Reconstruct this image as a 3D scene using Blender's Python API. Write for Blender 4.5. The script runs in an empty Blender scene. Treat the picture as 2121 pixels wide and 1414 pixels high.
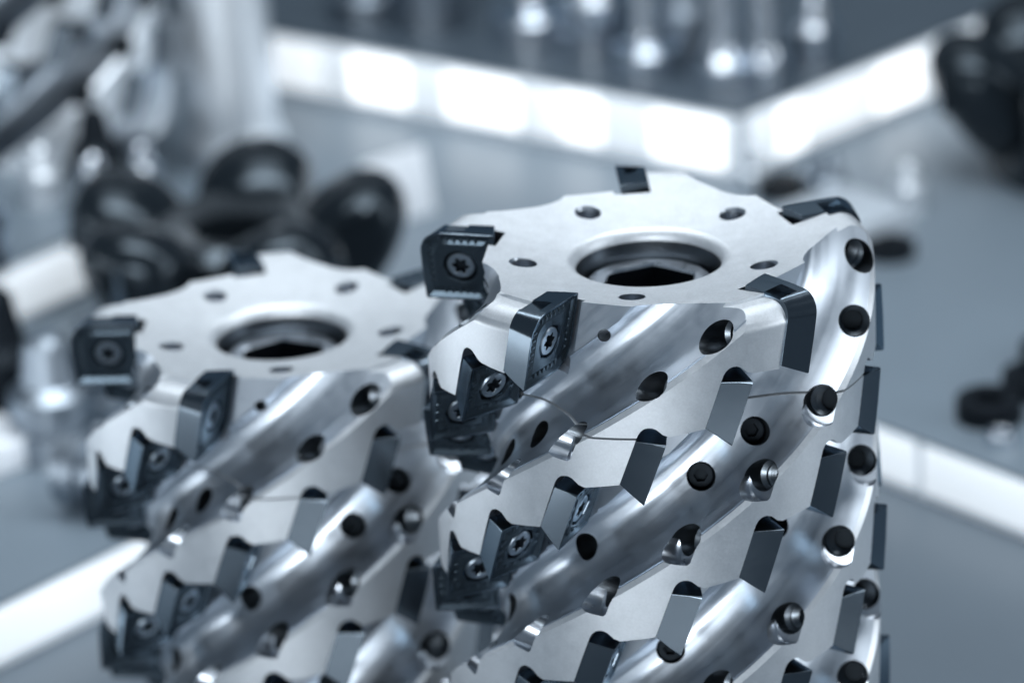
import bpy, bmesh, math, random
from math import sin, cos, pi, radians as R, atan2, hypot
from mathutils import Vector, Matrix
random.seed(7)
S = bpy.context.scene
COL = S.collection
MM = 0.001                       # all lengths below are millimetres
ZT = 161.0                       # the big cutter's face lies this high above the table top

# ------------------------------------------------------------------ camera
cd = bpy.data.cameras.new('camera')
cam = bpy.data.objects.new('camera', cd)
COL.objects.link(cam)
S.camera = cam
cr = Vector((0.99857222, -0.0203332, -0.0493972))
cu = Vector((0.05341837, 0.38009704, 0.92340279))
cf = Vector((0.0, 0.92472309, -0.38064052))
m = Matrix((cr, cu, -cf)).transposed().to_4x4()
m.translation = Vector((-29.96955799, -791.11281564, 306.04316014 + ZT)) * MM
cam.matrix_world = m
cd.sensor_width = 36.0
cd.lens = 8232.055 / 2121 * 36.0
cd.clip_start = 0.01
cd.clip_end = 50
cd.dof.use_dof = True
cd.dof.focus_distance = 0.812
cd.dof.aperture_fstop = 10.0
cd.dof.aperture_blades = 9

# ------------------------------------------------------------------ light
W = bpy.data.worlds.new('World')
S.world = W
W.use_nodes = True
bg = W.node_tree.nodes['Background']
bg.inputs[0].default_value = (0.42, 0.60, 0.80, 1)
bg.inputs[1].default_value = 0.20

def lamp(name, loc, target, sx, sy, power, col=(0.89, 0.95, 1.0)):
    l = bpy.data.lights.new(name, 'AREA')
    l.shape = 'RECTANGLE'; l.size = sx; l.size_y = sy
    l.energy = power * 0.88; l.color = col
    o = bpy.data.objects.new(name, l); COL.objects.link(o)
    o.location = loc
    o.rotation_euler = (Vector(target) - Vector(loc)).to_track_quat('-Z', 'Y').to_euler()
    return o

CT = (0, 0, 0.11)
lamp('ceiling_light', (-0.15, 1.25, 1.15), CT, 1.5, 0.8, 1.6)
lamp('ceiling_light', (0.0, 0.1, 1.5), CT, 0.9, 0.9, 12.5)
lamp('ceiling_light', (-1.15, -0.45, 0.65), CT, 0.6, 0.9, 0.5)
lamp('ceiling_light', (1.1, -0.1, 0.75), CT, 0.25, 0.9, 4)
lamp('fill_light', (-0.42, 0.10, 0.055), (0, 0, 0.09), 0.40, 0.06, 0.42)  # added low fill out of view, brightens the left-facing flanks
lamp('fill_light', (1.1, -0.30, 0.30), CT, 0.5, 0.35, 3)  # added fill from the right for the left tier wall and right lands
lamp('fill_light', (-0.35, -1.30, 0.36), CT, 1.1, 0.28, 17)  # added fill behind the camera, lifts the front lands
lamp('backdrop_fill', (-0.02, 0.2, 0.46), (-0.02, 0.48, 0.03), 0.5, 0.06, 1.6)  # added fill out of view, brightens the back tier walls
S.view_settings.view_transform = 'Standard'
S.view_settings.look = 'None'
S.view_settings.exposure = 0.0
S.view_settings.gamma = 1.0
S.cycles.max_bounces = 10
S.cycles.glossy_bounces = 6

# ------------------------------------------------------------------ helpers
def tag(o, label=None, cat=None, group=None, kind=None):
    if label: o['label'] = label
    if cat: o['category'] = cat
    if group: o['group'] = group
    if kind: o['kind'] = kind
    return o

def empty(name, loc, rz=0, **k):
    o = bpy.data.objects.new(name, None)
    COL.objects.link(o)
    o.empty_display_size = 0.02
    o.location = Vector(loc) * MM
    o.rotation_euler = (0, 0, rz)
    return tag(o, **k)

def mesh_from(bm, name, mats, sharp=None, recalc=True):
    if recalc:
        bmesh.ops.recalc_face_normals(bm, faces=bm.faces)
    me = bpy.data.meshes.new(name)
    bm.to_mesh(me); bm.free()
    for mt in mats: me.materials.append(mt)
    if sharp is not None:
        me.shade_smooth()
        me.set_sharp_from_angle(angle=R(sharp))
    return me

def scaled(me, off=(0, 0, 0)):
    me.transform(Matrix.Scale(MM, 4) @ Matrix.Translation(Vector(off)))
    return me

def link(name, me, parent=None, mw=None):
    o = bpy.data.objects.new(name, me)
    COL.objects.link(o)
    if parent is not None: o.parent = parent
    if mw is not None: o.matrix_local = mw
    return o

def lathe(bm, prof, n=48, mat=0, closed=False, c=(0, 0, 0)):
    """prof: (r, z) list; r == 0 ends close with a fan; closed joins last to first."""
    rings = []
    for r, z in prof:
        if r <= 1e-6:
            rings.append([bm.verts.new((c[0], c[1], c[2] + z))])
        else:
            rings.append([bm.verts.new((c[0] + r * cos(2 * pi * i / n), c[1] + r * sin(2 * pi * i / n), c[2] + z)) for i in range(n)])
    pairs = list(zip(rings, rings[1:]))
    if closed: pairs.append((rings[-1], rings[0]))
    for a, b in pairs:
        for i in range(n):
            j = (i + 1) % n
            if len(a) == 1 and len(b) == 1: continue
            if len(a) == 1: f = bm.faces.new((a[0], b[i], b[j]))
            elif len(b) == 1: f = bm.faces.new((a[i], b[0], a[j]))
            else: f = bm.faces.new((a[i], b[i], b[j], a[j]))
            f.material_index = mat
    return rings

def prism(bm, poly, frame, d0, d1, mat=0):
    """poly in (y, z) of the frame, extruded along the frame's x from d0 to d1"""
    a = [bm.verts.new(frame @ Vector((d0, p[0], p[1]))) for p in poly]
    b = [bm.verts.new(frame @ Vector((d1, p[0], p[1]))) for p in poly]
    n = len(poly); fs = [bm.faces.new(a), bm.faces.new(b[::-1])]
    for i in range(n):
        fs.append(bm.faces.new((a[i], b[i], b[(i + 1) % n], a[(i + 1) % n])))
    for f in fs: f.material_index = mat

def box(bm, c, s, rot=None, mat=0, bev=0.0):
    mt = Matrix.Translation(Vector(c)) @ (rot.to_4x4() if rot else Matrix()) @ Matrix.Diagonal((s[0], s[1], s[2], 1))
    g = bmesh.ops.create_cube(bm, size=1.0, matrix=mt)
    fs = set(f for v in g['verts'] for f in v.link_faces)
    for f in fs: f.material_index = mat
    if bev:
        es = set(e for v in g['verts'] for e in v.link_edges)
        bmesh.ops.bevel(bm, geom=list(es), offset=bev, segments=2, affect='EDGES', profile=0.5)

# ------------------------------------------------------------------ materials
class N:
    def __init__(s, name):
        s.m = bpy.data.materials.new(name); s.m.use_nodes = True
        s.t = s.m.node_tree; s.b = s.t.nodes['Principled BSDF']
    def n(s, typ, **kw):
        q = s.t.nodes.new(typ)
        for k, v in kw.items():
            if k in q.bl_rna.properties: setattr(q, k, v)
            else: q.inputs[k.replace('_', ' ')].default_value = v
        return q
    def l(s, a, b): s.t.links.new(a, b)
    def math(s, op, a, b=None):
        q = s.t.nodes.new('ShaderNodeMath'); q.operation = op
        for i, v in enumerate((a, b)):
            if v is None: continue
            if isinstance(v, (int, float)): q.inputs[i].default_value = v
            else: s.l(v, q.inputs[i])
        return q.outputs[0]
    def ramp(s, x, lo, hi, a=0.0, b=1.0):
        q = s.t.nodes.new('ShaderNodeMapRange')
        s.l(x, q.inputs[0])
        for i, v in enumerate((lo, hi, a, b)): q.inputs[i + 1].default_value = v
        return q.outputs[0]
    def set(s, **kw):
        for k, v in kw.items(): s.b.inputs[k.replace('_', ' ')].default_value = v
        return s
    def bump(s, h, strength, dist, normal=None):
        q = s.n('ShaderNodeBump'); q.inputs['Strength'].default_value = strength
        q.inputs['Distance'].default_value = dist
        s.l(h, q.inputs['Height'])
        if normal is not None: s.l(normal, q.inputs['Normal'])
        s.l(q.outputs[0], s.b.inputs['Normal'])
        return q.outputs[0]

HEL = 1.867                       # degrees of twist for each millimetre of height

def noise(M, vec, scale, detail=2.0, rough=0.5):
    q = M.n('ShaderNodeTexNoise')
    q.inputs['Scale'].default_value = scale; q.inputs['Detail'].default_value = detail
    q.inputs['Roughness'].default_value = rough
    M.l(vec, q.inputs['Vector'])
    return q.outputs[0]

def combine(M, x, y, z):
    q = M.n('ShaderNodeCombineXYZ')
    for i, v in enumerate((x, y, z)):
        if isinstance(v, (int, float)): q.inputs[i].default_value = v
        else: M.l(v, q.inputs[i])
    return q.outputs[0]

def steel(name, base, rough, grain=0.3, streak=0.0, brushed=0.0, spread=0.08, metal=1.0):
    M = N(name)
    M.set(Metallic=metal, Base_Color=(*base, 1), Roughness=rough)
    tc = M.n('ShaderNodeTexCoord').outputs['Object']
    sx = M.n('ShaderNodeSeparateXYZ'); M.l(tc, sx.inputs[0])
    x, y, z = sx.outputs
    rad = M.math('SQRT', M.math('ADD', M.math('MULTIPLY', x, x), M.math('MULTIPLY', y, y)))
    fine = noise(M, tc, 1900, 2.0, 0.6)
    mid = noise(M, tc, 320, 3.0, 0.6)
    rr = M.math('ADD', M.ramp(mid, 0.3, 0.7, rough - spread, rough + spread), M.ramp(fine, 0.3, 0.7, -0.06 * grain, 0.06 * grain))
    h = M.math('MULTIPLY', fine, grain)
    if streak:
        al = M.math('SUBTRACT', M.math('ARCTAN2', y, x), M.math('MULTIPLY', z, HEL / MM * pi / 180))
        # tool marks run along the flute: fine across it, long along it
        st = noise(M, combine(M, M.math('MULTIPLY', M.math('SINE', al), 1.0), M.math('MULTIPLY', M.math('COSINE', al), 1.0), M.math('MULTIPLY', rad, 14.0)), 22, 2.0, 0.5)
        h = M.math('ADD', h, M.math('MULTIPLY', st, streak))
        rr = M.math('ADD', rr, M.ramp(st, 0.3, 0.7, -0.025, 0.025))
    if brushed:
        br = noise(M, combine(M, M.math('MULTIPLY', x, 60.0), M.math('MULTIPLY', y, 60.0), M.math('MULTIPLY', z, 5000.0)), 1.0, 3.0, 0.7)
        h = M.math('ADD', h, M.math('MULTIPLY', br, brushed))
    cm = M.n('ShaderNodeMix', data_type='RGBA')
    M.l(M.ramp(M.math('ADD', M.math('MULTIPLY', fine, 0.6), M.math('MULTIPLY', mid, 0.4)), 0.3, 0.7), cm.inputs['Factor'])
    v = 0.01 + 0.13 * min(1, grain)
    cm.inputs['A'].default_value = (*[c * (1 - v) for c in base], 1); cm.inputs['B'].default_value = (*[min(1, c * (1 + v)) for c in base], 1)
    M.l(cm.outputs['Result'], M.b.inputs['Base Color'])
    M.l(rr, M.b.inputs['Roughness'])
    M.bump(h, 1.0, 0.00002)
    return M.m

m_land = steel('brushed_steel', (0.70, 0.73, 0.76), 0.42, 0.42, 0, 0.6, 0.02, 0.9)
m_flute = steel('milled_steel', (0.57, 0.62, 0.68), 0.35, 0.03, 0.40, 0, 0.03)
m_face = steel('blasted_steel', (0.68, 0.71, 0.74), 0.52, 0.8, 0, 0, 0.03, 0.82)
m_cut = steel('bored_steel', (0.50, 0.54, 0.59), 0.30, 0.04, 0, 0, 0.03)
m_hole_shade = steel('hole_shade_steel', (0.15, 0.17, 0.19), 0.32, 0.2, 0, 0, 0.04)  # steel darkened to paint the shade inside holes and bore
m_bolt = steel('bolt_steel', (0.45, 0.49, 0.54), 0.33, 0.6, 0, 0)

def dark(name, base, rough, metal=0.0, spec=0.5, grain=0.15):
    M = N(name)
    M.set(Base_Color=(*base, 1), Metallic=metal, Roughness=rough)
    M.b.inputs['Specular IOR Level'].default_value = spec
    M.b.inputs['Specular Tint'].default_value = (0.72, 0.87, 1.0, 1)
    tc = M.n('ShaderNodeTexCoord').outputs['Object']
    f = noise(M, tc, 2500, 2.0, 0.6); g = noise(M, tc, 260, 3, 0.6)
    M.l(M.ramp(g, 0.3, 0.7, rough - 0.015, rough + 0.02), M.b.inputs['Roughness'])
    M.bump(f, 1.0, 0.00002 * grain)
    return M.m

m_carb = dark('coated_carbide', (0.12, 0.145, 0.17), 0.17, 0.97)
m_carb_face = dark('coated_carbide_face', (0.035, 0.048, 0.060), 0.22, 0.7)
m_screw = dark('screw_steel', (0.24, 0.28, 0.32), 0.36, 1.0)
m_black = dark('burnished_black', (0.006, 0.008, 0.011), 0.5, 0.0, 0.15)
m_gloss = dark('polished_black', (0.008, 0.011, 0.014), 0.18, 0.0, 0.4)
m_satin = dark('satin_steel', (0.70, 0.74, 0.78), 0.36, 0.65)
m_dark = dark('blackened_steel', (0.07, 0.085, 0.10), 0.3, 0.9)
m_chrome = dark('ground_steel', (0.62, 0.66, 0.71), 0.24, 1.0)
m_dull = dark('dull_steel', (0.30, 0.34, 0.385), 0.42, 1.0)

def plain(name, base, rough, var=0.12, scale=14):
    M = N(name)
    M.set(Roughness=rough)
    tc = M.n('ShaderNodeTexCoord').outputs['Object']
    n1 = noise(M, tc, scale, 4, 0.6)
    q = M.n('ShaderNodeMix', data_type='RGBA')
    M.l(n1, q.inputs['Factor'])
    q.inputs['A'].default_value = (*[c * (1 - var) for c in base], 1)
    q.inputs['B'].default_value = (*[min(1, c * (1 + var)) for c in base], 1)
    M.l(q.outputs['Result'], M.b.inputs['Base Color'])
    return M.m

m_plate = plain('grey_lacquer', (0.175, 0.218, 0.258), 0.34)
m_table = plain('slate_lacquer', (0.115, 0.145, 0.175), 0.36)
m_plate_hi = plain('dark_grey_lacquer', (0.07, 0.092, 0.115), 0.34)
m_edge = plain('white_lacquer', (0.78, 0.82, 0.86), 0.30, 0.04)
m_box = plain('pale_grey_carton', (0.46, 0.51, 0.56), 0.5, 0.05)
m_card = plain('white_card', (0.80, 0.83, 0.87), 0.6, 0.03)
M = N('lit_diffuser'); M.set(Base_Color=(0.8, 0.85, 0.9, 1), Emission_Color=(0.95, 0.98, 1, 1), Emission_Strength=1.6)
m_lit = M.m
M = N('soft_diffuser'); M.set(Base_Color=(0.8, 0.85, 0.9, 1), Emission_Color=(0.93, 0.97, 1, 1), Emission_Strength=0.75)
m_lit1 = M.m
M = N('edge_glow'); M.set(Base_Color=(0.8, 0.85, 0.9, 1), Emission_Color=(0.9, 0.96, 1, 1), Emission_Strength=0.5)  # glow added to brighten the white tier edges
m_edge_glow = M.m

# ------------------------------------------------------------------ the setting: a table with two raised display tiers
def tier(name, poly, z0, z1, top, edge, kind='structure'):
    bm = bmesh.new()
    a = [bm.verts.new((p[0], p[1], z0)) for p in poly]
    b = [bm.verts.new((p[0], p[1], z1)) for p in poly]
    bm.faces.new(a[::-1]); f = bm.faces.new(b); f.material_index = 0
    n = len(poly)
    for i in range(n):
        q = bm.faces.new((a[i], a[(i + 1) % n], b[(i + 1) % n], b[i])); q.material_index = 1
    bmesh.ops.bevel(bm, geom=[e for e in bm.edges if all(v.co.z > z1 - .01 for v in e.verts)], offset=0.8, segments=2, affect='EDGES')
    me = mesh_from(bm, name, [top, edge], 30)
    me.transform(Matrix.Translation((0, 0, ZT)))
    return tag(link(name, scaled(me)), kind=kind)

tier('table', [(-1500, -1500), (1500, -1500), (1500, 1800), (-1500, 1800)], -201, -161, m_table, m_edge)
# lower tier: its two front walls meet in an inner corner behind the cutters
platform_low = tier('platform', [(-6, 318), (-560, -297), (-760, 0), (-760, 1000), (760, 1000), (760, 0), (560, -361)],
                    -160.99, -142.5, m_plate, m_edge)
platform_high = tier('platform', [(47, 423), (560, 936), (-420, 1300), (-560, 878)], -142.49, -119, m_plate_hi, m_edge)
platform_side = tier('platform', [(-139, 378), (-300, 186), (-520, 400), (-350, 590)], -142.49, -121, m_plate, m_edge)

# ------------------------------------------------------------------ the milling cutter
PITCH_A, PITCH_Z = -21.55, -11.62
def tip(i):
    if i == 0: return -52.3, -14.0, 12.0
    return -73.9 + PITCH_A * (i - 1), -25.6 + PITCH_Z * (i - 1), 20.6
def frame(th, z, lean, r=50.0):
    a, L = R(th), R(lean)
    er = Vector((cos(a), sin(a), 0)); et = Vector((-sin(a), cos(a), 0)); ez = Vector((0, 0, 1))
    n = et * cos(L) - ez * sin(L); ea = et * sin(L) + ez * cos(L)
    M4 = Matrix((er, n, ea)).transposed().to_4x4()
    M4.translation = er * r + ez * z
    return M4
NROW = 9
BASE = -116.0

FL = [(-36.5, 48.2), (-35.6, 45.2), (-34.2, 41.6), (-31.6, 38.3), (-28, 35.6), (-23, 34.4), (-17, 34.4), (-11, 35.7),
      (-5, 37.9), (-1, 40.6), (1.5, 43.0), (3.3, 45.6), (4.4, 47.2)]
def spline(P, k):
    out = []
    n = len(P)
    for i in range(n - 1):
        p0 = P[max(i - 1, 0)]; p1 = P[i]; p2 = P[i + 1]; p3 = P[min(i + 2, n - 1)]
        for j in range(k):
            t = j / k
            out.append(tuple(0.5 * (2 * b + (c - a) * t + (2 * a - 5 * b + 4 * c - d) * t * t + (-a + 3 * b - 3 * c + d) * t ** 3)
                             for a, b, c, d in zip(p0, p1, p2, p3)))
    out.append(P[-1])
    return out
prof = []                        # (alpha, r, material of the segment that starts here)
for k in range(10): prof.append((-65.5 + 29 * k / 10, 48.2, 0))
sp = spline(FL, 5)
# each pass of the ball cutter leaves a hair-thin step along the flute
sp = [(a, r + 0.09 * sum(a > q for q in (-25.5, -19.5, -13.2, -6.6, -1.6))) for a, r in sp[:-3]] + sp[-3:]
for k, (a, r) in enumerate(sp): prof.append((a, r, 1 if k < len(sp) - 1 else 0))

def twisted(z0, z1, step):
    bm = bmesh.new()
    n = max(2, int(round((z1 - z0) / step)))
    rings = []
    for k in range(n + 1):
        z = z0 + (z1 - z0) * k / n
        ring = []
        for t in range(5):
            for a, r, mt in prof:
                th = R(a + HEL * z + 72 * t)
                ring.append(bm.verts.new((r * cos(th), r * sin(th), z)))
        rings.append(ring)
    mats = [p[2] for p in prof] * 5
    N_ = len(mats)
    for A, B in zip(rings, rings[1:]):
        for i in range(N_):
            j = (i + 1) % N_
            f = bm.faces.new((A[i], A[j], B[j], B[i])); f.material_index = mats[i]
    for rg, fl in ((rings[0], True), (rings[-1], False)):
        c = bm.verts.new((0, 0, rg[0].co.z))
        for i in range(N_):
            j = (i + 1) % N_
            f = bm.faces.new((c, rg[j], rg[i]) if fl else (c, rg[i], rg[j])); f.material_index = 2
    return bm

SLOTS = [m_land, m_flute, m_face, m_cut, m_hole_shade]
def temp(bm, name):
    me = mesh_from(bm, name, SLOTS)
    return link(name, me)
def boolean(ob, cutter, op):
    md = ob.modifiers.new('cut', 'BOOLEAN')
    md.operation = op; md.object = cutter; md.solver = 'MANIFOLD'
    dg = bpy.context.evaluated_depsgraph_get()
    me = bpy.data.meshes.new_from_object(ob.evaluated_get(dg))
    ob.modifiers.clear()
    old = ob.data; ob.data = me
    bpy.data.meshes.remove(old)
def drop(o):
    me = o.data; bpy.data.objects.remove(o); bpy.data.meshes.remove(me)

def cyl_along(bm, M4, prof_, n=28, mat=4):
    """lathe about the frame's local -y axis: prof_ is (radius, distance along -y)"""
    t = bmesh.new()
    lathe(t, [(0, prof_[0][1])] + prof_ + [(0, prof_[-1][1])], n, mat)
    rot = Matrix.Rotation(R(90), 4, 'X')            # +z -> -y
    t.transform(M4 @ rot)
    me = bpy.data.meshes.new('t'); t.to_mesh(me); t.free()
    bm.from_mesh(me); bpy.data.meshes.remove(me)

cutters = []
# pockets, even rows then odd rows
ARCH = [(-6.05, 13.0), (-6.0, 14.0), (-5.75, 14.9), (-5.3, 15.6), (-4.6, 16.1), (-3.8, 16.35), (-2.9, 16.3), (-2.1, 16.0), (-1.2, 15.6), (0.2, 15.55)]
for par in (0, 1):
    bm = bmesh.new()
    for i in range(NROW):
        if i % 2 != par: continue
        th, z, lean = tip(i)
        for t in range(5):
            F = frame(th + 72 * t, z, lean)
            if i == 0:
                poly = [(-6.4, 0.9), (-6.4, 14), (-6.6, 17.5), (-6.6, 40), (1.6, 40), (1.6, 2.5), (1.2, -1.5)]
                prism(bm, poly, F, 5, -17.6, 3)
            else:
                end = (8.1, 17.7) if i == 1 else (8.1, 19.9)
                poly = [(-6.05, 0.9)] + ARCH + [end, (14, end[1] + 2.2), (1.2, 4.6), (1.2, -1.5)]
                prism(bm, poly, F, 5, -14.7, 3)
    cutters.append(temp(bm, 'tmp'))
# chip room in front of each corner insert, running out into the flute
bm = bmesh.new()
for t in range(5):
    th, z, lean = tip(0)
    prism(bm, [(0.9, 40), (18, 40), (18, 20.5), (2.2, 1.5), (0.9, 1.5)], frame(th + 72 * t, z, lean) @ Matrix.Rotation(R(9), 4, 'Z'), 7, -15.6, 1)
cutters.append(temp(bm, 'tmp'))
# threaded holes that run right through each tooth
for par in (0, 1):
    bm = bmesh.new()
    for i in range(NROW):
        if i % 2 != par: continue
        th, z, lean = tip(i)
        hs = 17.0 if i == 0 else 14.3
        for t in range(5):
            F = frame(th + 72 * t, z, lean) @ Matrix.Translation((-hs / 2, 0, hs / 2 - (1.5 if i == 0 else 0)))
            pr = []
            d = 5.0
            while d < 12.6:
                pr += [(2.25, d), (2.75, d + 0.32), (2.75, d + 0.5)]; d += 0.85
            pr += [(2.5, 13.1), (3.4, 13.8), (3.4, 34)]
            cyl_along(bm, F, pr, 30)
    cutters.append(temp(bm, 'tmp'))
    # driver clearance: a larger, shallower cut a little lower, leaving the bright crescent under each hole
    bm = bmesh.new()
    for i in range(NROW):
        if i % 2 != par or i < 2: continue
        th, z, lean = tip(i)
        for t in range(5):
            F = frame(th + 72 * t, z, lean) @ Matrix.Translation((-7.2 + 0.6, 0, 7.2 - 1.7))
            cyl_along(bm, F, [(3.4, 17.2), (3.8, 17.6), (3.8, 32)], 32, 3)
    cutters.append(temp(bm, 'tmp'))
# coolant outlets on the flute floor and the round holes in the face
bm = bmesh.new()
PLUGS = []
for th, z, r0, rad, tiltz, tiltt in ((-37.0, -6.2, 33.5, 1.35, 0.35, 0.35), (-58.5, -29.5, 37.4, 3.05, 0.45, -0.5), (-77.7, -37.3, 37, 3.05, 0.4, -0.25),
                         (-118.6, -54.4, 36, 2.9, 0.2, -0.15), (-161.6, -76.9, 37, 3.1, 0.4, 0.0)):
    for t in range(5):
        a = R(th + 72 * t)
        er = Vector((cos(a), sin(a), 0)); et = Vector((-sin(a), cos(a), 0))
        ax = (er + Vector((0, 0, 1)) * tiltz + et * tiltt).normalized()
        p = er * r0 + Vector((0, 0, z))
        q = ax.to_track_quat('Z', 'Y').to_matrix().to_4x4(); q.translation = p
        if rad > 3: PLUGS.append(q @ Matrix.Translation((0, 0, -4.2)))
        tb = bmesh.new()
        lathe(tb, [(0, -13), (rad * 0.95, -13), (rad, -12), (rad, 7), (0, 7)], 28, 4)
        tb.transform(q); me = bpy.data.meshes.new('t'); tb.to_mesh(me); tb.free(); bm.from_mesh(me); bpy.data.meshes.remove(me)
for t in range(5):
    a = R(-27.97 + 72 * t)
    lathe(bm, [(0, -12), (2.0, -12), (2.0, -6.5), (2.7, -6), (2.7, -0.35), (3.3, 0.35), (3.3, 4), (0, 4)], 32, 3, c=(26.72 * cos(a), 26.72 * sin(a), 0))
cutters.append(temp(bm, 'tmp'))

# head: twisted blank inside a turned, dished envelope with the bore
bm = bmesh.new()
env = [(15.6, -30), (15.6, -4.2)]
for k in range(1, 9):
    a = k / 8 * pi / 2
    env.append((15.6 + 2.6 * (1 - cos(a)), -4.2 + 2.6 * sin(a)))
env += [(28, 0.05), (40.6, 2.05), (40.75, 1.35), (43.3, 1.55)]
for k in range(1, 11):
    a = k / 10 * pi / 2
    env.append((43.3 + 5.2 * sin(a), 1.55 - 5.2 * (1 - cos(a))))
env += [(60, -3.8), (60, -30)]
lathe(bm, env, 180, 2, closed=True)
envo = temp(bm, 'tmp')
head = temp(twisted(-22.72, 8.0, 0.7), 'head')
boolean(head, envo, 'INTERSECT'); drop(envo)
body = temp(twisted(BASE, -23.2, 0.9), 'body')
for o in (head, body):
    for c in cutters: boolean(o, c, 'DIFFERENCE')
for c in cutters: drop(c)
def finish(o, name):
    me = o.data; bpy.data.objects.remove(o)
    me.name = name
    bm = bmesh.new(); bm.from_mesh(me)
    bmesh.ops.remove_doubles(bm, verts=bm.verts, dist=0.004)
    bmesh.ops.dissolve_degenerate(bm, dist=0.002, edges=bm.edges)
    # the turned rim keeps its blasted look only on top; below the corner it is brushed like the land
    for f in bm.faces:
        if f.material_index == 2 and f.normal.z < 0.55 and hypot(*f.calc_center_median().xy) > 40: f.material_index = 0
        if hypot(*f.calc_center_median().xy) < 15.61 and f.calc_center_median().z < -4.1 and name == 'head': f.material_index = 4  # bore wall takes the painted hole shade
    bm.to_mesh(me); bm.free()
    me.shade_smooth(); me.set_sharp_from_angle(angle=R(24))
    return scaled(me, (0, 0, -BASE))
head_me = finish(head, 'head')
body_me = finish(body, 'body')

# indexable insert: local x radial (0 at the tip, inwards negative), y out of the rake face, z along the edge
def square(s, inset, y, rc, k, ridge=0.0):
    """closed outline of a rounded square of side s, corner radii rc (4 values), with a slightly proud mid edge"""
    pts = []
    lo, hi = inset, s - inset
    C4 = [((-lo, lo), 0), ((-lo, hi), 1), ((-hi, hi), 2), ((-hi, lo), 3)]
    sx = [(-1, 1), (-1, -1), (1, -1), (1, 1)]
    for (c, q) in C4:
        r = max(0.12, rc[q] - inset * 0.5)
        cx, cz = c[0] + sx[q][0] * r, c[1] + sx[q][1] * r
        a0 = -90 + 90 * q
        for j in range(k + 1):
            a = R(a0 + 90 * j / k)
            pts.append((cx + r * cos(a), y, cz + r * sin(a)))
        nx = C4[(q + 1) % 4][0]
        r2 = max(0.12, rc[(q + 1) % 4] - inset * 0.5)
        mx, mz = (c[0] + nx[0]) / 2, (c[1] + nx[1]) / 2
        ox, oz = ((1, 0), (0, 1), (-1, 0), (0, -1))[q]
        pts.append((mx + ox * ridge, y, mz + oz * ridge))
    return pts

def make_insert(name, s, t, clear, rc, k, notch):
    bm = bmesh.new()
    cx = cz = s / 2
    def ring(pts): return [bm.verts.new(p) for p in pts]
    def circ(ref, r, y):
        out = []
        for p in ref:
            a = atan2(p[2] - cz, p[0] + cx)
            out.append((-cx + r * cos(a), y, cz + r * sin(a)))
        return out
    ref = square(s, 0, 0, rc, k)
    seq = [ring(square(s, clear, -t, rc, k, 0.0)), ring(square(s, clear * 0.45, -t * 0.45, rc, k, 0.16)), ring(square(s, 0.0, -0.05, rc, k, 0.10)),
           ring(square(s, 0.06, 0, rc, k)), ring(square(s, 0.45, -0.02, rc, k)), ring(square(s, 1.5, -0.62, rc, k)), ring(square(s, 2.1, -0.66, rc, k)),
           ring(square(s, 2.9, -0.28, rc, k)), ring(circ(ref, 4.35, -0.22)), ring(circ(ref, 3.9, -0.30)), ring(circ(ref, 3.75, -1.3)), ring(circ(ref, 2.5, -2.4))]
    n = len(ref)
    mats = [0, 0, 0, 0, 1, 1, 1, 1, 1, 0, 0]
    for w, (A, B) in enumerate(zip(seq, seq[1:])):
        for i in range(n):
            f = bm.faces.new((A[i], A[(i + 1) % n], B[(i + 1) % n], B[i])); f.material_index = mats[w]
    bm.faces.new(seq[0][::-1]); bm.faces.new(seq[-1])
    # raised chip-breaker ribs square to each edge, pressed into the rake face
    cnt = 6 if notch else 3
    for q in range(4):
        for j in range(cnt):
            u = s * (0.5 + (j - (cnt - 1) / 2) * (0.095 if notch else 0.16))
            d = 2.15
            px, pz = [(-d, u), (-u, s - d), (-s + d, u), (-u, d)][q]
            ln, wd = (2.3, 0.75) if notch else (2.4, 1.5)
            sx, sz = (ln, wd) if q in (0, 2) else (wd, ln)
            g = bmesh.ops.create_icosphere(bm, subdivisions=2, radius=0.5, matrix=Matrix.Translation((px, -0.58, pz)) @ Matrix.Diagonal((sx, 0.5, sz, 1)))
            for v in g['verts']:
                for f in v.link_faces: f.material_index = 1
    me = mesh_from(bm, name, [m_carb, m_carb_face])
    if notch:                    # chip-splitter slot ground into the flank beside the top corner
        o = link('tmp', me)
        b2 = bmesh.new(); box(b2, (-7.2, -4.4, s), (5.0, 5.2, 4.2)); c = link('tmp', mesh_from(b2, 'tmp', [m_carb, m_carb_face]))
        boolean(o, c, 'DIFFERENCE'); drop(c)
        me = o.data; bpy.data.objects.remove(o)
    me.shade_smooth(); me.set_sharp_from_angle(angle=R(9))
    return scaled(me)

edge_me = make_insert('insert', 14.4, 6.0, 2.05, (0.45, 0.45, 0.45, 0.45), 4, False)
corner_me = make_insert('insert', 17.0, 6.4, 1.7, (0.45, 4.8, 0.5, 4.8), 18, True)

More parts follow.
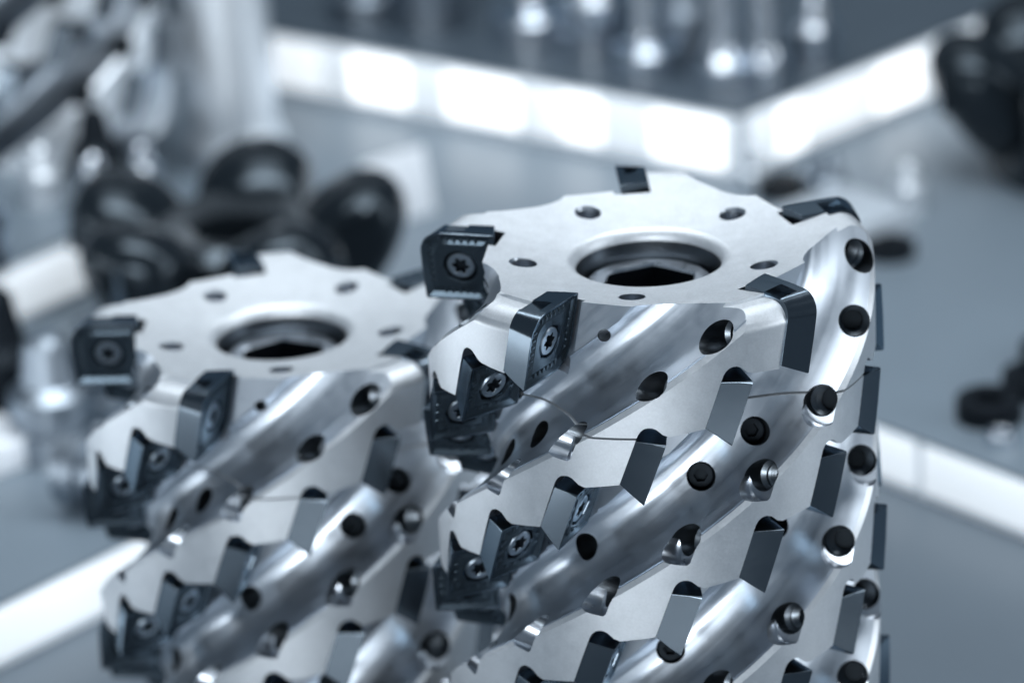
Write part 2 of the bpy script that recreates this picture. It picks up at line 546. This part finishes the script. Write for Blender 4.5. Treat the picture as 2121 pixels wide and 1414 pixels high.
def make_screw():
    bm = bmesh.new()
    n = 48
    def ring(fr, y): return [bm.verts.new((fr(2 * pi * i / n) * cos(2 * pi * i / n), y, fr(2 * pi * i / n) * sin(2 * pi * i / n))) for i in range(n)]
    star = lambda k: (lambda a: k * (1.68 + 0.36 * cos(6 * a)))
    c = lambda r: (lambda a: r)
    seq = [(c(2.15), -9.8, 1), (c(2.15), -3.2, 1), (c(2.4), -2.5, 0), (c(3.2), -1.1, 0), (c(3.2), -0.75, 0), (c(2.95), -0.42, 0), (c(2.3), -0.36, 0), (star(1.06), -0.38, 0), (star(1.0), -0.46, 0), (star(0.96), -2.0, 1)]
    rs = [ring(f, y) for f, y, m_ in seq]
    for w, (A, B) in enumerate(zip(rs, rs[1:])):
        for i in range(n):
            f = bm.faces.new((A[i], A[(i + 1) % n], B[(i + 1) % n], B[i])); f.material_index = seq[w][2] if w != 8 else 1  # recess walls black: the shade of their depth painted in
    f = bm.faces.new(rs[0][::-1]); f.material_index = 1
    f = bm.faces.new(rs[-1]); f.material_index = 1
    me = mesh_from(bm, 'screw', [m_screw, m_black], 30)
    return scaled(me)
screw_me = make_screw()

def make_bolt():
    bm = bmesh.new()
    n = 48
    def circ(r, z): return [bm.verts.new((r * cos(2 * pi * i / n), r * sin(2 * pi * i / n), z)) for i in range(n)]
    def hexr(ap, z):
        out = []
        for i in range(n):
            a = 2 * pi * i / n
            w = (a - R(81) + pi / 6 + 20 * pi) % (pi / 3) - pi / 6
            r = ap / cos(abs(abs(w) - pi / 6)) if False else ap / cos(w - (pi / 6 if w > 0 else -pi / 6))
            out.append(bm.verts.new((r * cos(a), r * sin(a), z)))
        return out
    rs = [circ(9, -40), circ(9, -20), circ(14.2, -20), circ(14.2, -8.4), circ(13.4, -7.5), circ(12.6, -7.4), hexr(9.6, -7.4), hexr(9.3, -8.0), hexr(9.3, -18)]
    for w, (A, B) in enumerate(zip(rs, rs[1:])):
        for i in range(n):
            f = bm.faces.new((A[i], A[(i + 1) % n], B[(i + 1) % n], B[i])); f.material_index = 1 if w == 7 else 0
    bm.faces.new(rs[0][::-1]); f = bm.faces.new(rs[-1]); f.material_index = 1
    me = mesh_from(bm, 'bolt', [m_bolt, m_black], 25)
    return scaled(me, (0, 0, -BASE))
bolt_me = make_bolt()

def make_plug():
    bm = bmesh.new(); n = 36
    circ = lambda r, z: [bm.verts.new((r * cos(2 * pi * i / n), r * sin(2 * pi * i / n), z)) for i in range(n)]
    def hexr(ap, z):
        out = []
        for i in range(n):
            a = 2 * pi * i / n
            w = a % (pi / 3) - pi / 6
            out.append(bm.verts.new((ap / cos(w) * cos(a), ap / cos(w) * sin(a), z)))
        return out
    rs = [circ(2.9, -6), circ(2.9, -0.4), circ(2.5, 0), hexr(1.35, 0), hexr(1.3, -2.5)]
    for A_, B_ in zip(rs, rs[1:]):
        for i in range(n): bm.faces.new((A_[i], A_[(i + 1) % n], B_[(i + 1) % n], B_[i]))
    bm.faces.new(rs[0][::-1]); bm.faces.new(rs[-1])
    return scaled(mesh_from(bm, 'plug', [m_black], 30))
plug_me = make_plug()

def mmat(F, dz):                 # millimetre frame -> metre matrix, lifted by dz
    G = F.copy(); G.translation = (F.translation + Vector((0, 0, dz))) * MM
    return G

def make_cutter(loc, rz, label, group):
    root = empty('milling_cutter', loc, rz, label=label, cat='milling cutter', group=group)
    link('body', body_me, root)
    link('head', head_me, root)
    link('centre_bolt', bolt_me, root)
    for q in PLUGS: link('plug', plug_me, root, mmat(q, -BASE))
    for t in range(5):
        for i in range(NROW):
            th, z, lean = tip(i)
            s = 17.0 if i == 0 else 14.4
            ins = link('insert', corner_me if i == 0 else edge_me, root, mmat(frame(th + 72 * t, z, lean), -BASE))
            roll = Matrix.Rotation(random.uniform(0, 2 * pi), 4, 'Y')
            sc = link('screw', screw_me, ins, Matrix.Translation(Vector((-s / 2, 0, s / 2)) * MM) @ roll)
            if i == 0: ins['label'] = 'large corner insert with one rounded corner'
    return root

GC = 'helical milling cutters on the display'
A = make_cutter((0, 0, ZT + BASE), 0, 'sharp silver milling cutter in front, tallest, at right', GC)
B = make_cutter((-84.31, 79.93, ZT - 45.18 + BASE), R(11.96), 'blurred silver milling cutter standing lower, left behind the sharp one', GC)

# the risers the cutters stand on
def lathe_thing(name, prof_, loc, mats, label, cat, group=None, n=48, sharp=28):
    bm = bmesh.new(); lathe(bm, prof_, n)
    o = link(name, scaled(mesh_from(bm, name, mats, sharp)))
    o.location = Vector(loc) * MM
    return tag(o, label, cat, group)
lathe_thing('riser', [(0, 0), (44, 0), (44, 1), (43, 44), (42, 45), (0, 45)], (0, 0, 0), [m_black], 'black round riser under the tall front cutter', 'riser')

# ------------------------------------------------------------------ things further back
T1, T2, TS = ZT - 142.5, ZT - 119, ZT - 121
bm = bmesh.new()
lathe(bm, [(0, 0), (24, 0), (25, 2), (22, 14), (20, 26), (22, 30), (19, 33), (12, 32), (9, 31), (8, 22), (0, 22)], 64)
bm.transform(Matrix.Diagonal((1.3, 1.3, 1.15, 1)))
hub_me = scaled(mesh_from(bm, 'hub', [m_gloss], 40))
bm = bmesh.new()                 # one arm: a rounded club that leans outwards from the hub, with a flat for its insert
bmesh.ops.create_uvsphere(bm, u_segments=32, v_segments=20, radius=1.0)
for v in bm.verts:
    k = 0.5 + 0.5 * v.co.z
    x, y, z = v.co
    wd = 11 + 4 * k
    v.co = Vector((19 + 13 * k + x * wd, max(-11, min(12.5, y * (wd + 1.0))), 4 + 46 * k))
bm.transform(Matrix.Diagonal((1.28, 1.42, 0.98, 1)))
arm_me = scaled(mesh_from(bm, 'arm', [m_gloss], 40))
def face_mill(loc, rz, label):
    r = empty('face_mill', loc, rz, label=label, cat='face mill', group='black face mills on the display')
    link('hub', hub_me, r)
    for t in range(5):
        a = link('arm', arm_me, r, Matrix.Rotation(R(72 * t), 4, 'Z'))
        ins = link('insert', edge_me, a, mmat(frame(13, 26, -12, 52), 0))
        link('screw', screw_me, a, mmat(frame(13, 26, -12, 52), 0) @ Matrix.Translation(Vector((-7.2, 0, 7.2)) * MM))
    return r
face_mill((-111, 312, T1), R(8), 'glossy black face mill with five lobes behind the blurred silver cutter')
face_mill((160, 420, T1), R(40), 'glossy black face mill at the right edge, beside the upper step')

# a third helical cutter, far left at the back
C3 = make_cutter((-186, 462, TS), R(40), 'out of focus milling cutter in the far top left corner', GC)
for o in C3.children:
    for sl, mt in zip(o.material_slots, (m_satin, m_dull, m_dull, m_black, m_black)):
        if o.name.split('.')[0] in ('body', 'head'):
            sl.link = 'OBJECT'; sl.material = mt

# arbors
def arbor(name, px, r, h, fl, label, m_=m_chrome):
    return lathe_thing(name, [(0, 0), (fl, 0), (fl, 1), (fl, 9), (fl - 1.5, 10.5), (r + 2, 11), (r + .5, 13), (r, 16), (r, h - 2), (r - 1.5, h), (0, h)], px, [m_],
                       label, 'tool arbor', 'steel arbors standing on the upper tier', 40)
arbor('tool_arbor', (-119, 468, T1), 14.5, 130, 17, 'thick bright steel arbor left of the lit step', m_satin)
arbor('tool_arbor', (-75, 548, T2), 5, 110, 13, 'thin steel arbor, first right of the thick one', m_dull)
arbor('tool_arbor', (-17, 514, T2), 5, 110, 14, 'thin steel arbor, second from left in the back row')
arbor('tool_arbor', (20, 470, T2), 5.4, 110, 12, 'thin steel arbor in the middle of the back row')
arbor('tool_arbor', (44, 452, T2), 5.0, 110, 9, 'thin steel arbor, left of the close pair')
arbor('tool_arbor', (58, 449, T2), 5.0, 110, 7, 'thin steel arbor, right of the close pair')
arbor('tool_arbor', (-46, 565, T2), 4, 22, 12, 'short wide-footed arbor stub between two thin arbors', m_dull)
# lit panels let into the front wall of the upper tier
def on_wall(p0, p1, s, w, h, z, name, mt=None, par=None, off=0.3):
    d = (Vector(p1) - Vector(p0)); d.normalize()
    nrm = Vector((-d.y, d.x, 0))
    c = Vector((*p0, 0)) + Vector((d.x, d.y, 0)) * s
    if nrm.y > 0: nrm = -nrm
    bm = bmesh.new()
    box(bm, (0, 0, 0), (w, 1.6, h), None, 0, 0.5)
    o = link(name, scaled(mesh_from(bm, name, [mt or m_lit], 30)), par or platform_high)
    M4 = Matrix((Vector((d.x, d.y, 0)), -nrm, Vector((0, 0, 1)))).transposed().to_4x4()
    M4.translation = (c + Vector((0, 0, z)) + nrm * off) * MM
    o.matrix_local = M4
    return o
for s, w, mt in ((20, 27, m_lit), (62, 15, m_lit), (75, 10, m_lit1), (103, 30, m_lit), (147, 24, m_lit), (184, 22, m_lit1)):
    on_wall((47, 423), (-560, 878), s, w, 17, ZT - 130.5, 'glow_panel', mt)
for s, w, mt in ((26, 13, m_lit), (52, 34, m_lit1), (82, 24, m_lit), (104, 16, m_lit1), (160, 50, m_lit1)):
    on_wall((47, 423), (560, 936), s, w, 17, ZT - 130.5, 'glow_panel', mt)

on_wall((47, 423), (-560, 878), 100, 196, 19, ZT - 130.5, 'glow_panel', m_edge_glow, None, -0.2)  # added full-length glow that pales the white wall
on_wall((47, 423), (560, 936), 105, 200, 19, ZT - 130.5, 'glow_panel', m_edge_glow, None, -0.2)  # same added glow along the right-hand wall
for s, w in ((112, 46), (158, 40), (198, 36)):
    on_wall((-6, 318), (560, -361), s, w, 14, ZT - 151.5, 'glow_panel', m_edge_glow, platform_low)  # added glow that brightens the lower tier's right wall
on_wall((-6, 318), (-560, -297), 226, 76, 14, ZT - 151.5, 'glow_panel', m_edge_glow, platform_low)  # added glow on the lower tier's left wall

on_wall((-139, 378), (-300, 186), 45, 80, 15, ZT - 131.5, 'glow_panel', m_edge_glow, platform_side)  # added glow that lifts the grey side step edge

# small things
def ring_thing(loc, r, t, h, label, mt=m_black):
    return lathe_thing('spacer_ring', [(r - t, 0.0), (r, 0.0), (r, h), (r - .6, h + .6), (r - t + .6, h + .6), (r - t, h), (r - t, 0.0)], loc, [mt], label, 'spacer ring', 'black spacer rings lying about', 40)
ring_thing((102, 224, T1), 9.5, 5, 6, 'black spacer ring on the grey tier right of the sharp cutter')
ring_thing((117, 240, T1), 9.5, 5, 6, 'black spacer ring cut off by the right picture edge')
ring_thing((60, 412, T1), 9.5, 6, 4, 'flat black spacer ring just behind the sharp cutter')
ring_thing((46, 455, T2), 8.5, 5, 4, 'flat black spacer ring on the corner of the upper step')

bm = bmesh.new(); box(bm, (0, 0, 5), (32, 32, 10), None, 0, 0.8)
o = link('parts_box', scaled(mesh_from(bm, 'parts_box', [m_box], 30))); o.location = Vector((75, 370, T1)) * MM; o.rotation_euler = (0, 0, R(40))
tag(o, 'low pale box on the grey tier behind the sharp cutter', 'box')
bm = bmesh.new(); box(bm, (0, 0, 11), (24, 1.2, 22), None, 0, 0.3)
o = link('price_card', scaled(mesh_from(bm, 'price_card', [m_card], 30))); o.location = Vector((-62, 405, T1)) * MM; o.rotation_euler = (R(-14), 0, R(36))
tag(o, 'blank white card propped beside the black face mill', 'card')

def holder(loc, k, label, mt, lie=None):
    o = lathe_thing('tool_holder', [(0, 0), (12 * k, 0), (12 * k, 8 * k), (10 * k, 9 * k), (10 * k, 12 * k), (12 * k, 13 * k), (12 * k, 19 * k), (8 * k, 22 * k), (6 * k, 34 * k), (4 * k, 36 * k), (0, 36 * k)],
                    loc, [mt], label, 'tool holder', 'steel tool holders on the left', 40)
    if lie: o.rotation_euler = lie
    return o
holder((-160, 235, T1), 1.0, 'pale steel tool holder standing at the left edge', m_dull)
holder((-150, 262, T1), 0.8, 'small steel tool holder behind the pale one at left', m_dull)
holder((-178, 262, T1), 1.1, 'dark tool holder cut off by the left picture edge', m_black)
holder((-152, 200, T1 + 11), 0.9, 'steel tool holder lying on its side at left', m_dull, (R(90), 0, R(60)))

# more pieces, all well out of focus
holder((-52, 536, T2), 1.1, 'dull steel tool holder at the left end of the upper row', m_dull)
holder((4, 498, T2), 1.0, 'steel tool holder between two arbors on the upper step', m_chrome)
holder((33, 484, T2), 0.9, 'dull steel tool holder behind the close pair of arbors', m_dull)
holder((76, 470, T2), 0.7, 'short steel tool holder right of the close pair of arbors', m_chrome)
holder((-190, 330, TS), 0.9, 'pale steel tool holder on the left side step', m_chrome)
holder((-158, 395, TS), 0.7, 'small dark tool holder on the left side step', m_black)
holder((50, 413, T1), 0.42, 'tiny bright steel tool holder at the foot of the lit corner', m_satin)
holder((70, 408, T1), 0.38, 'tiny dull tool holder right of the lit corner', m_dull)
ring_thing((103, 207, T1), 4.5, 2.5, 3, 'small bright steel ring just in front of the black one at right', m_chrome)
ring_thing((126, 262, T1), 10, 5, 5, 'black spacer ring farthest right on the grey tier', m_black)
def carton(loc, s, rz, label, mt):
    b = bmesh.new(); box(b, (0, 0, s[2] / 2), s, None, 0, 0.8)
    q = link('parts_box', scaled(mesh_from(b, 'parts_box', [mt], 30))); q.location = Vector(loc) * MM; q.rotation_euler = (0, 0, R(rz))
    return tag(q, label, 'box')
carton((-181, 228, T1), (30, 22, 9), 40, 'pale flat box by the left picture edge', m_card)
carton((-150, 226, T1), (20, 16, 7), 35, 'small pale flat box beside the lying tool holder', m_box)

for x, y, z, k, mt, lb in ((-157, 374, TS, 0.5, m_chrome, 'tiny bright tool holder near the front of the left side step'),
                           (-174, 380, TS, 0.55, m_satin, 'tiny pale tool holder at the far left of the side step'),
                           (-143, 386, TS, 0.45, m_chrome, 'tiny bright tool holder beside the thick arbor'),
                           (-186, 300, T1, 0.6, m_satin, 'small pale tool holder below the left side step'),
                           (-150, 300, T1, 0.5, m_dull, 'small dull tool holder left of the black face mill'),
                           (74, 396, T1, 0.5, m_dull, 'small dull tool holder on the table side of the pale box'),
                           (98, 390, T1, 0.45, m_satin, 'small pale tool holder right of the pale box')):
    holder((x, y, z), k, lb, mt)
ring_thing((88, 352, T1), 8, 4, 4, 'flat black spacer ring in front of the pale box')
